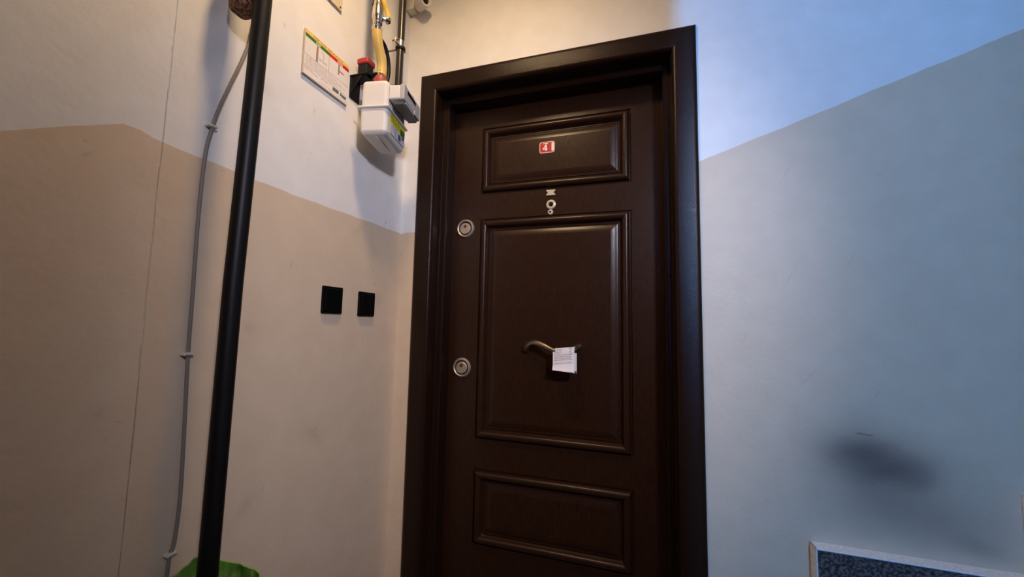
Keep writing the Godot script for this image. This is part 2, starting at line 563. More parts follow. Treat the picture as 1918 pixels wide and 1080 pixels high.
	for i in range(1, 24):
		var z := i * 0.036
		ll.append(Vector2(-z, 1.470 - 0.007 * smoothstep(0.1, 0.5, z) + 0.004 * smoothstep(0.6, 0.83, z) + 0.0012 * sin(i * 1.7)))
	ll.append(Vector2(-0.85, 1.474)); ll.append(Vector2(-0.875, 1.473)); ll.append(Vector2(-0.90, 1.459))
	for i in range(1, 11):
		ll.append(Vector2(-0.90 - i * 0.05, 1.459 - i * 0.0292 + 0.001 * sin(i * 2.3)))
	var e_l: Vector2 = ll[-1]
	var hp := PackedVector2Array(ll)
	hp.append(Vector2(e_l.x, CEIL_Y)); hp.append(Vector2(0, CEIL_Y))
	var lp := PackedVector2Array(ll)
	lp.append(Vector2(e_l.x, FLOOR_Y)); lp.append(Vector2(0, FLOOR_Y))
	up2.prism(PackedVector2Array([e_l, Vector2(-ZE, 0.2), Vector2(-ZE, CEIL_Y), Vector2(e_l.x, CEIL_Y)]), 0.2, ON_LEFT_WALL)
	lo2.prism(PackedVector2Array([e_l, Vector2(-ZE, 0.2), Vector2(-ZE, FLOOR_Y), Vector2(e_l.x, FLOOR_Y)]), 0.2, ON_LEFT_WALL)
	up2.prism(hp, 0.2, ON_LEFT_WALL, rect_l)
	lo2.prism(lp, 0.2, ON_LEFT_WALL, rect_l)
	var lm := up2.into(ArrayMesh.new())
	lo2.into(lm)
	tag(show_mesh("wall_left", lm, [M.white_paint_left, M.beige_paint_left]), "two-tone plaster wall at left with a hairline crack, carrying pipes and switches", "wall", "", "structure")

	# ---- walls, floor and ceiling out of view
	var b := MB.new()
	b.box(Vector3(XR, FLOOR_Y, -0.3), Vector3(XR + 0.2, 1.6, ZE + 0.3))
	b.box(Vector3(XR, 2.4, -0.3), Vector3(XR + 0.2, CEIL_Y, ZE + 0.3))
	b.box(Vector3(XR, 1.6, -0.3), Vector3(XR + 0.2, 2.4, 0.21))
	b.box(Vector3(XR, 1.6, 0.89), Vector3(XR + 0.2, 2.4, ZE + 0.2))
	tag(part("wall_right", b, M.white_paint), "white plaster wall at the far end of the stair flight", "wall", "", "structure")
	b = MB.new()
	b.box(Vector3(-0.2, FLOOR_Y, ZE), Vector3(1.52, CEIL_Y, ZE + 0.2))
	b.box(Vector3(1.645, FLOOR_Y, ZE), Vector3(XR, CEIL_Y, ZE + 0.2))
	b.box(Vector3(1.52, FLOOR_Y, ZE), Vector3(1.645, 1.87, ZE + 0.2))
	b.box(Vector3(1.52, 2.63, ZE), Vector3(1.645, CEIL_Y, ZE + 0.2))
	tag(part("wall_end", b, M.white_paint), "unseen white plaster wall of the stair hall with the slot that lights the door wall", "wall", "", "structure")
	b = MB.new()
	b.box(Vector3(0, FLOOR_Y, ZP), Vector3(1.270, CEIL_Y, ZP + 0.14))
	tag(part("unseen_wall_front", b, M.partition), "unseen dark brown partition behind the viewer, placed to keep blue light off the door", "wall", "", "structure")
	b = MB.new()
	b.box(Vector3(-0.2, FLOOR_Y - 0.2, -0.3), Vector3(XR + 0.2, FLOOR_Y, ZE + 0.3))
	tag(part("floor", b, M.floor), "speckled stone floor of the stair landing", "floor", "", "structure")
	b = MB.new()
	b.box(Vector3(-0.2, CEIL_Y, -0.3), Vector3(XR + 0.2, CEIL_Y + 0.2, ZE + 0.3))
	tag(part("ceiling", b, M.ceiling), "plain white ceiling over the landing", "ceiling", "", "structure")

	# ---- unseen windows, placed to light the door wall and the left wall
	var w := thing("window_1", "unseen tall narrow slot window in the stair hall, placed to light the door wall blue", "window", Vector3(1.58, 1.87, ZE + 0.15), "", "structure")
	b = MB.new()
	for e in [[1.52, 1.524, 1.87, 2.63], [1.641, 1.645, 1.87, 2.63], [1.524, 1.641, 1.87, 1.885], [1.524, 1.641, 2.615, 2.63]]:
		b.box(Vector3(e[0], e[2], ZE + 0.14), Vector3(e[1], e[3], ZE + 0.18))
	part("window_frame", b, M.window_frame, w)
	b = MB.new()
	b.box(Vector3(1.524, 1.885, ZE + 0.158), Vector3(1.641, 2.615, ZE + 0.162))
	part("pane", b, M.glass, w)
	w = thing("window_2", "unseen white framed window at the end of the stair flight, placed to light the left wall", "window", Vector3(XR + 0.1, 1.6, 0.55), "", "structure")
	b = MB.new()
	for e in [[0.21, 0.25, 1.6, 2.4], [0.85, 0.89, 1.6, 2.4], [0.25, 0.85, 1.6, 1.64], [0.25, 0.85, 2.36, 2.4]]:
		b.box(Vector3(XR + 0.08, e[2], e[0]), Vector3(XR + 0.13, e[3], e[1]))
	part("window_frame", b, M.window_frame, w)
	b = MB.new()
	b.box(Vector3(XR + 0.1, 1.64, 0.25), Vector3(XR + 0.104, 2.36, 0.85))
	part("pane", b, M.glass, w)

	# ---- stairs along the door wall, going up to the right
	var st := thing("stairs", "stone stair flight rising to the right along the door wall", "stairs", Vector3(1.12, FLOOR_Y, 0.5), "", "structure")
	var left := [1.12, 1.24, 1.362, 1.797, 2.232, 2.667]
	for k in 6:
		var ty: float = 0.119 + 0.182 * k
		b = MB.new()
		b.rbox(Vector3((left[k] + XR) / 2, ty - 0.015, 0.545), Vector3(XR - left[k], 0.03, 1.0), 0.006, 2)
		part("tread", b, M.granite, st)
		b = MB.new()
		b.box(Vector3(left[k] + 0.025, (FLOOR_Y if k == 0 else ty - 0.182), 0.045), Vector3(XR, ty - 0.03, 1.035))
		part("riser", b, M.white_paint, st)
	# stepped granite skirting on the wall
	var sk := thing("trim_2", "dark speckled granite skirting stepping up the wall along the stairs", "skirting", Vector3(1.314, 0.3, 0.0), "", "structure")
	for k in 3:
		var x0: float = [1.314, 1.751, 2.188][k]
		var x1: float = x0 + 0.437
		var yb := 0.483 + 0.182 * k
		var yt := 0.565 + 0.182 * k
		b = MB.new()
		b.rbox(Vector3((x0 + 0.004 + x1) / 2, (yb + yt - 0.004) / 2, 0.02), Vector3(x1 - x0 - 0.004, yt - 0.004 - yb, 0.04), 0.002, 1)
		b.rbox(Vector3(x0 + 0.027, (yb - 0.182 + yb) / 2, 0.02), Vector3(0.046, 0.182, 0.04), 0.002, 1)
		part("slab", b, M.granite, sk)
		b = MB.new()
		b.rbox(Vector3((x0 + x1) / 2, yt - 0.002, 0.0205), Vector3(x1 - x0, 0.004, 0.041), 0.0015, 1)
		b.rbox(Vector3(x0 + 0.002, yt - 0.09, 0.0205), Vector3(0.004, 0.18, 0.041), 0.0015, 1)
		var e := part("lit_edge", b, M.granite_lit_edge, sk)
		e.set_meta("label", "pale top and end edge of the skirting slab, bright light put into its colour")

# ---------------------------------------------------------------- door and frame
const DX0 := 0.066
const DX1 := 1.064
const DTOP := 2.101
const LEAF_Z := -0.12

func frame_profile() -> Array:
	# (distance inward from the outer edge, z)
	var p := [Vector2(0.0, -0.004), Vector2(0.0, 0.003)]
	for i in range(1, 7):
		var a := PI / 2 * i / 6
		p.append(Vector2(0.018 * (1 - cos(a)), 0.003 + 0.010 * sin(a)))
	p.append(Vector2(0.062, 0.013))
	for i in range(1, 6):
		var a := PI / 2 * i / 5
		p.append(Vector2(0.062 + 0.013 * sin(a), 0.013 - 0.015 * (1 - cos(a))))
	p.append(Vector2(0.075, -0.052))
	p.append(Vector2(0.077, -0.054))
	p.append(Vector2(0.096, -0.054))
	p.append(Vector2(0.099, -0.057))
	p.append(Vector2(0.099, -0.135))
	return p

func build_frame() -> void:
	var t := thing("trim_1", "dark brown glossy steel door frame with stepped inner edge", "door frame", Vector3(0.565, FLOOR_Y, 0), "", "structure")
	var pr := frame_profile()
	var ns := MB.prof_normals(pr, 40.0)
	var l := MB.new(); var r := MB.new(); var h := MB.new()
	for i in pr.size() - 1:
		var a: Vector2 = pr[i]
		var b: Vector2 = pr[i + 1]
		var na: Vector2 = ns[i][0] * -1
		var nb: Vector2 = ns[i][1] * -1
		var la0 := Vector3(DX0 + a.x, FLOOR_Y, a.y); var la1 := Vector3(DX0 + a.x, DTOP - a.x, a.y)
		var lb0 := Vector3(DX0 + b.x, FLOOR_Y, b.y); var lb1 := Vector3(DX0 + b.x, DTOP - b.x, b.y)
		var nla := Vector3(na.x, 0, na.y); var nlb := Vector3(nb.x, 0, nb.y)
		l.quad_n(la0, lb0, lb1, la1, nla, nlb, nlb, nla)
		var ra0 := Vector3(DX1 - a.x, FLOOR_Y, a.y); var ra1 := Vector3(DX1 - a.x, DTOP - a.x, a.y)
		var rb0 := Vector3(DX1 - b.x, FLOOR_Y, b.y); var rb1 := Vector3(DX1 - b.x, DTOP - b.x, b.y)
		var nra := Vector3(-na.x, 0, na.y); var nrb := Vector3(-nb.x, 0, nb.y)
		r.quad_n(rb0, ra0, ra1, rb1, nrb, nra, nra, nrb)
		var nha := Vector3(0, -na.x, na.y); var nhb := Vector3(0, -nb.x, nb.y)
		h.quad_n(lb1, rb1, ra1, la1, nhb, nhb, nha, nha)
	part("jamb", l, M.frame, t)
	part("jamb", r, M.frame, t)
	part("head", h, M.frame, t)
	# small screw caps on the inner step
	for e in [[0.151, 1.352], [0.151, 0.72], [0.151, 0.40], [0.979, 1.30], [0.979, 0.60], [0.979, 1.80]]:
		var b := MB.new()
		b.lathe([Vector2(0.0045, 0.0), Vector2(0.004, 0.0015), Vector2(0, 0.002)], Vector3(e[0], e[1], -0.054), Vector3.BACK, 12, 60)
		part("screw_cap", b, M.frame, t)

func panel_profile() -> Array:
	var p := [Vector2(0, 0), Vector2(0.002, -0.005), Vector2(0.006, -0.005), Vector2(0.0075, 0.002)]
	for i in range(0, 9):
		var a := PI * (0.94 - 0.88 * i / 8.0)
		p.append(Vector2(0.0205 + cos(a) * 0.0125, 0.003 + sin(a) * 0.0125))
	p.append_array([Vector2(0.036, -0.002), Vector2(0.039, -0.006), Vector2(0.042, -0.006), Vector2(0.0425, -0.002), Vector2(0.046, -0.002), Vector2(0.0465, -0.004), Vector2(0.048, -0.004)])
	p.append_array([Vector2(0.054, -0.0012), Vector2(0.060, 0.0008), Vector2(0.066, 0.0023), Vector2(0.072, 0.0032)])
	return p

func door_panel(r: Rect2, parent: Node) -> void:
	var pr := panel_profile()
	var ns := MB.prof_normals(pr, 32.0)
	var b := MB.new()
	var rim := func(q: Vector2) -> Array:
		var x0 := r.position.x + q.x; var x1 := r.end.x - q.x
		var y0 := r.position.y + q.x; var y1 := r.end.y - q.x
		var z := LEAF_Z + q.y
		return [Vector3(x0, y0, z), Vector3(x1, y0, z), Vector3(x1, y1, z), Vector3(x0, y1, z)]
	var out_dir := [Vector3(0, -1, 0), Vector3(1, 0, 0), Vector3(0, 1, 0), Vector3(-1, 0, 0)]
	for i in pr.size() - 1:
		var A: Array = rim.call(pr[i])
		var B: Array = rim.call(pr[i + 1])
		for s in 4:
			var s2 := (s + 1) % 4
			# prof normal (d.y, -d.x) points to +inward for a rising slope: flip to outward
			var na: Vector2 = ns[i][0] * -1
			var nb: Vector2 = ns[i][1] * -1
			var od: Vector3 = out_dir[s]
			var va := (-od * na.x + Vector3(0, 0, na.y)).normalized()
			var vb := (-od * nb.x + Vector3(0, 0, nb.y)).normalized()
			b.quad_n(A[s], A[s2], B[s2], B[s], va, va, vb, vb)
	var F: Array = rim.call(pr[-1])
	b.quad(F[0], F[1], F[2], F[3])
	part("panel", b, M.leaf, parent)

func ring_lock(at: Vector3, called: String, plug: Material, parent: Node) -> void:
	var b := MB.new()
	b.lathe([Vector2(0.0275, 0.001), Vector2(0.0285, 0.0065), Vector2(0.031, 0.008), Vector2(0.034, 0.0075), Vector2(0.037, 0.004), Vector2(0.038, 0.0)].map(func(q): return q), at, Vector3.FORWARD * -1, 48)
	var o := part(called, b, M.steel, parent)
	var d := MB.new()
	d.lathe([Vector2(0.0, 0.0012), Vector2(0.0276, 0.0012)], at, Vector3.BACK, 32)
	part("gap_ring", d, M.dark_gap, o)
	var c := MB.new()
	c.lathe([Vector2(0.023, 0.0), Vector2(0.0228, 0.0045), Vector2(0.021, 0.0062), Vector2(0.0, 0.0066)], at, Vector3.BACK, 40)
	part("lock_disc", c, M.steel, o)
	var k := MB.new()
	k.lathe([Vector2(0.0066, 0.006), Vector2(0.0062, 0.0085), Vector2(0.0, 0.0088)], at + Vector3(0, 0.0085, 0), Vector3.BACK, 24)
	part("key_plug", k, plug, o)
	var s := MB.new()
	s.rbox(at + Vector3(0, 0.0085, 0.0088), Vector3(0.008, 0.0016, 0.0012), 0.0003, 1, Transform3D.IDENTITY)
	part("key_slot", s, M.dark_gap, o)

func build_door() -> void:
	var t := thing("door_1", "dark brown three-panel entrance door with lever handle and number 4", "door", Vector3(0.565, FLOOR_Y, LEAF_Z), "", "structure")
	var x0 := 0.155
	var x1 := 0.975
	var top := 2.02
	var px0 := 0.284
	var px1 := 0.861
	var rows := [Rect2(px0, 0.315, px1 - px0, 0.270), Rect2(px0, 0.693, px1 - px0, 0.848), Rect2(px0, 1.643, px1 - px0, 0.274)]
	var b := MB.new()
	var z := LEAF_Z
	var face := func(a: float, c: float, d: float, e: float) -> void:
		b.quad(Vector3(a, d, z), Vector3(c, d, z), Vector3(c, e, z), Vector3(a, e, z))
	face.call(x0, px0, FLOOR_Y + 0.01, top)
	face.call(px1, x1, FLOOR_Y + 0.01, top)
	var y := FLOOR_Y + 0.01
	for r in rows:
		face.call(px0, px1, y, r.position.y)
		y = r.end.y
	face.call(px0, px1, y, top)
	b.box(Vector3(x0, FLOOR_Y + 0.01, z - 0.06), Vector3(x1, top, z - 0.012))
	for s in [[x0, -1], [x1, 1]]:
		var xx: float = s[0]
		if s[1] > 0: b.quad(Vector3(xx, y - 2.0, z), Vector3(xx, y - 2.0, z - 0.012), Vector3(xx, top, z - 0.012), Vector3(xx, top, z))
		else: b.quad(Vector3(xx, y - 2.0, z - 0.012), Vector3(xx, y - 2.0, z), Vector3(xx, top, z), Vector3(xx, top, z - 0.012))
	part("leaf", b, M.leaf, t)
	for r in rows:
		door_panel(r, t)
	ring_lock(Vector3(0.221, 1.507, z), "lock_rosette", M.copper, t)
	ring_lock(Vector3(0.223, 0.956, z), "lock_rosette", M.copper, t)

	# peephole, small bolt cylinder, name card clip
	b = MB.new()
	b.lathe([Vector2(0.009, 0.003), Vector2(0.0095, 0.006), Vector2(0.0125, 0.0065), Vector2(0.0175, 0.004), Vector2(0.0185, 0.0)], Vector3(0.570, 1.581, z), Vector3.BACK, 32)
	var ph := part("peephole", b, M.ivory, t)
	b = MB.new()
	b.lathe([Vector2(0.0, 0.0048), Vector2(0.006, 0.004), Vector2(0.0092, 0.0028)], Vector3(0.570, 1.581, z), Vector3.BACK, 24, 60)
	part("lens", b, M.window_dark, ph)
	b = MB.new()
	b.lathe([Vector2(0.0, 0.004), Vector2(0.0045, 0.0055), Vector2(0.0085, 0.0045), Vector2(0.011, 0.0)], Vector3(0.568, 1.552, z), Vector3.BACK, 24)
	var kn := part("bolt_rosette", b, M.ivory, t)
	b = MB.new()
	b.lathe([Vector2(0.0038, 0.005), Vector2(0.0036, 0.0064), Vector2(0, 0.0066)], Vector3(0.568, 1.552, z), Vector3.BACK, 16)
	part("key_plug", b, M.window_dark, kn)
	b = MB.new()
	b.prism(PackedVector2Array([Vector2(-0.017, -0.0105), Vector2(0.017, -0.0105), Vector2(0.017, -0.006), Vector2(0.012, -0.003), Vector2(0.012, 0.003), Vector2(0.017, 0.006), Vector2(0.017, 0.0105), Vector2(-0.017, 0.0105), Vector2(-0.017, 0.006), Vector2(-0.012, 0.003), Vector2(-0.012, -0.003), Vector2(-0.017, -0.006)]), 0.004, Transform3D(Basis.IDENTITY, Vector3(0.569, 1.627, z + 0.0045)))
	part("name_plate", b, M.ivory, t)

	# number sticker on the top panel
	var zs := z + 0.0032
	b = MB.new()
	b.rbox(Vector3(0.5525, 1.806, zs + 0.0005), Vector3(0.060, 0.045, 0.0016), 0.0007, 1)
	var ns := MeshInstance3D.new()
	var sp := MB.new()
	sp.prism(round_rect(0.060, 0.045, 0.009), 0.0012, Transform3D(Basis.IDENTITY, Vector3(0.5525, 1.806, zs + 0.0013)))
	ns.free()
	var stk := part("number_sticker", sp, M.number_rim, t)
	stk.set_meta("label", "red and white door number sticker reading 4")
	sp = MB.new()
	sp.prism(round_rect(0.053, 0.038, 0.006), 0.0006, Transform3D(Basis.IDENTITY, Vector3(0.5525, 1.806, zs + 0.0018)))
	part("red_field", sp, M.number_red, stk)
	sp = MB.new()
	sp.prism(round_rect(0.0085, 0.034, 0.004), 0.0006, Transform3D(Basis.IDENTITY, Vector3(0.5745, 1.806, zs + 0.0024)))
	sp.prism(round_rect(0.020, 0.0026, 0.001), 0.0006, Transform3D(Basis.IDENTITY, Vector3(0.5460, 1.8205, zs + 0.0024)))
	part("white_strip", sp, M.ink_white, stk)
	text("4", 0.025, Vector3(0.5450, 1.8035, zs + 0.0019), Basis.IDENTITY, M.ink_white, "numeral", stk, true)

	# pull handle: bowed satin bar with both ends turned into the door
	b = MB.new()
	var hp := [Vector3(0.487, 1.040, -0.122), Vector3(0.485, 1.040, -0.108), Vector3(0.490, 1.049, -0.098), Vector3(0.503, 1.059, -0.090), Vector3(0.518, 1.0635, -0.083), Vector3(0.533, 1.063, -0.077), Vector3(0.550, 1.0585, -0.072), Vector3(0.566, 1.053, -0.068), Vector3(0.585, 1.0445, -0.065), Vector3(0.606, 1.037, -0.064), Vector3(0.628, 1.033, -0.064), Vector3(0.648, 1.034, -0.067), Vector3(0.663, 1.040, -0.076), Vector3(0.673, 1.049, -0.092), Vector3(0.677, 1.053, -0.122)]
	var hr := [Vector2(0.0145, 0.0135), Vector2(0.0145, 0.0130), Vector2(0.0138, 0.0115), Vector2(0.0122, 0.0100), Vector2(0.0105, 0.0085), Vector2(0.0098, 0.008), Vector2(0.0092, 0.0075), Vector2(0.0088, 0.007), Vector2(0.008, 0.0066), Vector2(0.0076, 0.0064), Vector2(0.0076, 0.0064), Vector2(0.008, 0.0068), Vector2(0.009, 0.0078), Vector2(0.0105, 0.0095), Vector2(0.0115, 0.0115)]
	var sm := smooth_path(hp, hr, 3)
	b.tube(sm[0], sm[1], 20)
	part("handle", b, M.nickel, t)

func smooth_path(p: Array, r: Array, k: int) -> Array:
	var q := []
	var rr := []
	for i in p.size() - 1:
		var a = p[maxi(i - 1, 0)]; var b = p[i]; var c = p[i + 1]; var d = p[mini(i + 2, p.size() - 1)]
		for j in k:
			var f := float(j) / k
			q.append((b as Vector3).cubic_interpolate(c, a, d, f))
			rr.append(lerp(r[mini(i, r.size() - 1)], r[mini(i + 1, r.size() - 1)], f))
	q.append(p[-1]); rr.append(r[-1])
	return [q, rr]

func round_rect(w: float, h: float, r: float, seg := 5) -> PackedVector2Array:
	var o := PackedVector2Array()
	for c in [[1, -1, -PI / 2], [1, 1, 0.0], [-1, 1, PI / 2], [-1, -1, PI]]:
		for i in seg + 1:
			var a: float = c[2] + PI / 2 * i / seg
			o.append(Vector2(c[0] * (w / 2 - r), c[1] * (h / 2 - r)) + Vector2(cos(a), sin(a)) * r)
	return o

func text(s: String, height: float, at: Vector3, turn: Basis, m: Material, called: String, parent: Node, bold := false) -> MeshInstance3D:
	var f := SystemFont.new()
	f.font_names = PackedStringArray(["Droid Sans"])
	if bold: f.font_weight = 700
	var t := TextMesh.new()
	t.text = s
	t.font = f
	t.font_size = 64
	t.pixel_size = height / 46.0
	t.depth = 0.0008
	var o := show_mesh(called, t, [m], parent)
	o.position += at
	o.basis = turn
	return o

# ---------------------------------------------------------------- receipt on the handle
func build_receipt() -> void:
	var im := Image.create(128, 256, false, Image.FORMAT_RGB8)
	im.fill(rgb(238, 234, 236))
	var g := RandomNumberGenerator.new()
	g.seed = 5
	for i in 17:
		var y := 70 + i * 9
		var ink := rgb(112, 108, 122)
		if i in [3, 11, 15]: continue
		var x := 8
		var stop: int = 30 + g.randi_range(4, 26) if i < 12 else 104
		while x < stop:
			var w := g.randi_range(2, 6)
			im.fill_rect(Rect2i(x, y, w, 3), ink.lightened(g.randf() * 0.3))
			x += w + g.randi_range(1, 3)
		im.fill_rect(Rect2i(100 - g.randi_range(0, 8), y, 16, 3), ink.lightened(0.15))
	im.fill_rect(Rect2i(6, 168, 112, 2), rgb(120, 116, 130))
	im.generate_mipmaps()
	var m := mat("till_receipt_paper", Color.WHITE, 0.75, 0.0, 0.3)
	m.albedo_texture = ImageTexture.create_from_image(im)
	m.cull_mode = BaseMaterial3D.CULL_DISABLED
	m.backlight_enabled = true
	m.backlight = Color(0.12, 0.12, 0.12)
	var t := thing("receipt", "white till receipt folded over the bowed handle of the brown door", "receipt", Vector3(0.634, 1.03, -0.055))
	# front strip: (y, z) down the middle, hung over the bar; a little turned and flared
	var prof := [Vector2(0.985, -0.083), Vector2(1.010, -0.081), Vector2(1.035, -0.0775), Vector2(1.046, -0.073), Vector2(1.0505, -0.064), Vector2(1.047, -0.0565), Vector2(1.035, -0.054), Vector2(1.018, -0.053), Vector2(1.0, -0.0515), Vector2(0.9915, -0.0505), Vector2(0.984, -0.046), Vector2(0.979, -0.0415), Vector2(0.9775, -0.041)]
	var strip := func(x0: float, x1: float, skew: float, dz: float, pf: Array) -> MB:
		var b := MB.new()
		var L := [0.0]
		for i in range(1, pf.size()): L.append(L[-1] + (pf[i] - pf[i - 1]).length())
		var n := 6
		for i in pf.size() - 1:
			for k in n:
				var c := []
				var uvs := []
				for e in [[i + 1, k], [i + 1, k + 1], [i, k + 1], [i, k]]:
					var f := float(e[1]) / n
					var y: float = pf[e[0]].x
					var lean := (1.05 - y)
					var x := lerpf(x0, x1, f) + skew * lean
					var curl := 0.004 * pow(2 * f - 1, 2)
					c.append(Vector3(x, y + 0.008 * (f - 0.5) - 0.85 * maxf(0.0, 0.992 - y) * f, pf[e[0]].y - curl + dz))
					uvs.append(Vector2(f, clampf(L[e[0]] / L[-1], 0.002, 0.998)))
				var nn: Vector3 = (c[1] - c[0]).cross(c[2] - c[0]).normalized()
				for e in [0, 2, 1, 0, 3, 2]:
					b.vert(c[e], nn, uvs[e])
		return b
	var fr: MB = strip.call(0.595, 0.670, 0.02, 0.0, prof)
	part("front_strip", fr, m, t)
	var prof2 := [Vector2(1.030, -0.0585), Vector2(1.005, -0.0575), Vector2(0.992, -0.057), Vector2(0.975, -0.0555)]
	var bk: MB = strip.call(0.612, 0.677, 0.02, 0.0, prof2)
	var plain := mat("receipt_back", rgb(228, 226, 232), 0.75, 0.0, 0.3)
	plain.cull_mode = BaseMaterial3D.CULL_DISABLED
	part("back_strip", bk, plain, t)
	var mk := MB.new()
	mk.quad(Vector3(0.6735, 0.9655, -0.0535), Vector3(0.6785, 0.9655, -0.0535), Vector3(0.6785, 0.973, -0.0545), Vector3(0.6735, 0.973, -0.0545))
	part("printed_mark", mk, mat("blue_print", rgb(52, 56, 92), 0.6), t)

# ---------------------------------------------------------------- switches and signs on the left wall
func build_wall_plates() -> void:
	for e in [[0.346, 1.190, "square black wall switch, the left and larger-looking of the pair beside the door"], [0.188, 1.186, "square black wall switch, the right one of the pair, nearer the brown door frame"]]:
		var at := Vector3(0, e[1], e[0])
		var t := thing("wall_switch", e[2], "switch", at, "black switches on the left wall")
		var b := MB.new()
		b.rbox(at + Vector3(0.004, 0, 0), Vector3(0.008, 0.080, 0.081), 0.003, 3)
		part("cover_plate", b, M.black_plastic, t)
		b = MB.new()
		b.rbox(at + Vector3(0.0095, 0, 0), Vector3(0.006, 0.068, 0.069), 0.0022, 2, Transform3D.IDENTITY)
		part("rocker", b, M.black_plastic, t)

	# instruction sign
	var W := 0.173
	var H := 0.131
	var sc := Vector3(0.0, 1.870, 0.4245)
	var t := thing("instruction_sign", "white instruction sign with a yellow, green and red header band", "sign", sc)
	var b := MB.new()
	b.rbox(sc + Vector3(0.005, 0, 0), Vector3(0.006, H, W), 0.001, 2)
	part("plate", b, M.acrylic_edge, t)
	var im := sign_print()
	var m := mat("sign_print", Color.WHITE, 0.3)
	m.albedo_texture = ImageTexture.create_from_image(im)
	b = MB.new()
	var x := 0.0084
	b.quad_uv(Vector3(x, sc.y - H / 2 + 0.001, sc.z + W / 2 - 0.001), Vector3(x, sc.y - H / 2 + 0.001, sc.z - W / 2 + 0.001), Vector3(x, sc.y + H / 2 - 0.001, sc.z - W / 2 + 0.001), Vector3(x, sc.y + H / 2 - 0.001, sc.z + W / 2 - 0.001))
	part("printed_face", b, m, t)

	# second plate, mostly above the frame
	var c2 := Vector3(0.0, 2.145, 0.455)
	t = thing("blank_plate", "plain beige wall plate with a corner screw, above the instruction sign", "plate", c2)
	b = MB.new()
	b.rbox(c2 + Vector3(0.004, 0, 0), Vector3(0.005, 0.118, 0.150), 0.001, 2)
	part("plate", b, M.plate, t)
	for s in [[-1, -1], [-1, 1], [1, -1], [1, 1]]:
		b = MB.new()
		b.lathe([Vector2(0.003, 0.0), Vector2(0.0028, 0.0015), Vector2(0, 0.002)], c2 + Vector3(0.0065, s[1] * 0.050, s[0] * 0.0655), Vector3.RIGHT, 12)
		part("screw", b, M.brown_nut, t)

func sign_print() -> Image:
	var w := 692
	var h := 524
	var im := Image.create(w, h, false, Image.FORMAT_RGB8)
	im.fill(rgb(236, 228, 222))
	var g := RandomNumberGenerator.new()
	g.seed = 77
	var yel := rgb(240, 205, 110)
	var ink := rgb(112, 92, 88)
	im.fill_rect(Rect2i(0, 0, w, 46), yel)
	greek(im, g, 110, 10, 585, 24, rgb(140, 40, 24), 4, [92, 90, 56, 110, 90])
	im.fill_rect(Rect2i(0, 46, w / 2 + 8, 42), rgb(52, 116, 46))
	im.fill_rect(Rect2i(w / 2 + 8, 46, w - w / 2 - 8, 42), rgb(202, 34, 28))
	im.fill_rect(Rect2i(150, 54, 66, 26), rgb(206, 222, 190))
	greek(im, g, 156, 60, 206, 14, rgb(52, 116, 46), 3, [50])
	im.fill_rect(Rect2i(492, 54, 92, 26), rgb(245, 205, 196))
	greek(im, g, 498, 60, 576, 14, rgb(190, 34, 28), 3, [78])
	# drawings: valve open and valve shut
	im.fill_rect(Rect2i(164, 96, 26, 90), rgb(178, 112, 74))
	im.fill_rect(Rect2i(160, 186, 32, 100), rgb(150, 142, 140))
	for i in 60:
		var a := PI * 0.5 * i / 59
		im.fill_rect(Rect2i(int(238 + 36 * sin(a)), int(140 + 70 * (1 - cos(a))) - 30, 4, 4), ink)
	im.fill_rect(Rect2i(274, 176, 4, 34), ink)
	greek(im, g, 204, 214, 330, 12, ink, 2, [60, 40])
	greek(im, g, 204, 232, 330, 12, ink, 2, [40, 70])
	im.fill_rect(Rect2i(358, 88, 4, 196), rgb(120, 104, 100))
	im.fill_rect(Rect2i(510, 92, 24, 130), rgb(140, 132, 130))
	im.fill_rect(Rect2i(534, 160, 74, 20), rgb(196, 130, 66))
	im.fill_rect(Rect2i(0, 286, w, 4), rgb(110, 90, 88))
	for k in 6:
		greek(im, g, 22, 300 + k * 19, 420 + (k * 83) % 240 if k != 3 else 640, 9, ink.lightened(0.12), 2, [30, 46, 22, 54, 38])
	im.fill_rect(Rect2i(0, 418, w, 3), rgb(130, 108, 100))
	greek(im, g, 10, 428, 130, 12, rgb(150, 110, 84), 3, [60, 40])
	greek(im, g, 10, 446, 220, 14, rgb(166, 128, 96), 3, [56, 44])
	greek(im, g, 250, 436, 360, 12, rgb(166, 128, 96), 3, [44, 30])
	im.fill_rect(Rect2i(440, 428, 100, 44), rgb(66, 72, 80))
	greek(im, g, 452, 444, 528, 12, rgb(190, 196, 200), 3, [70])
	im.fill_rect(Rect2i(566, 430, 30, 40), rgb(72, 120, 54))
	im.fill_rect(Rect2i(598, 438, 74, 38), rgb(88, 106, 130))
	greek(im, g, 230, 488, 680, 16, rgb(190, 140, 100), 3, [22, 16])
	im.generate_mipmaps()
	return im

# rows of small strokes that read as print too small to make out
func greek(im: Image, g: RandomNumberGenerator, x0: int, y: int, x1: int, h: int, c: Color, pen: int, words: Array) -> void:
	var x := x0
	var k := 0
	while x < x1:
		var stop: int = mini(x1, x + words[k % words.size()])
		while x < stop:
			var lw := maxi(pen + 1, int(h * g.randf_range(0.4, 0.7)))
			im.fill_rect(Rect2i(x, y, pen, h), c)
			match g.randi_range(0, 3):
				0: im.fill_rect(Rect2i(x, y, lw, pen), c)
				1: im.fill_rect(Rect2i(x, y + h - pen, lw, pen), c)
				2: im.fill_rect(Rect2i(x, y + h / 2, lw, pen), c)
				3: im.fill_rect(Rect2i(x + lw - pen, y, pen, h), c)
			x += lw + pen
		x += h / 2 + pen
		k += 1

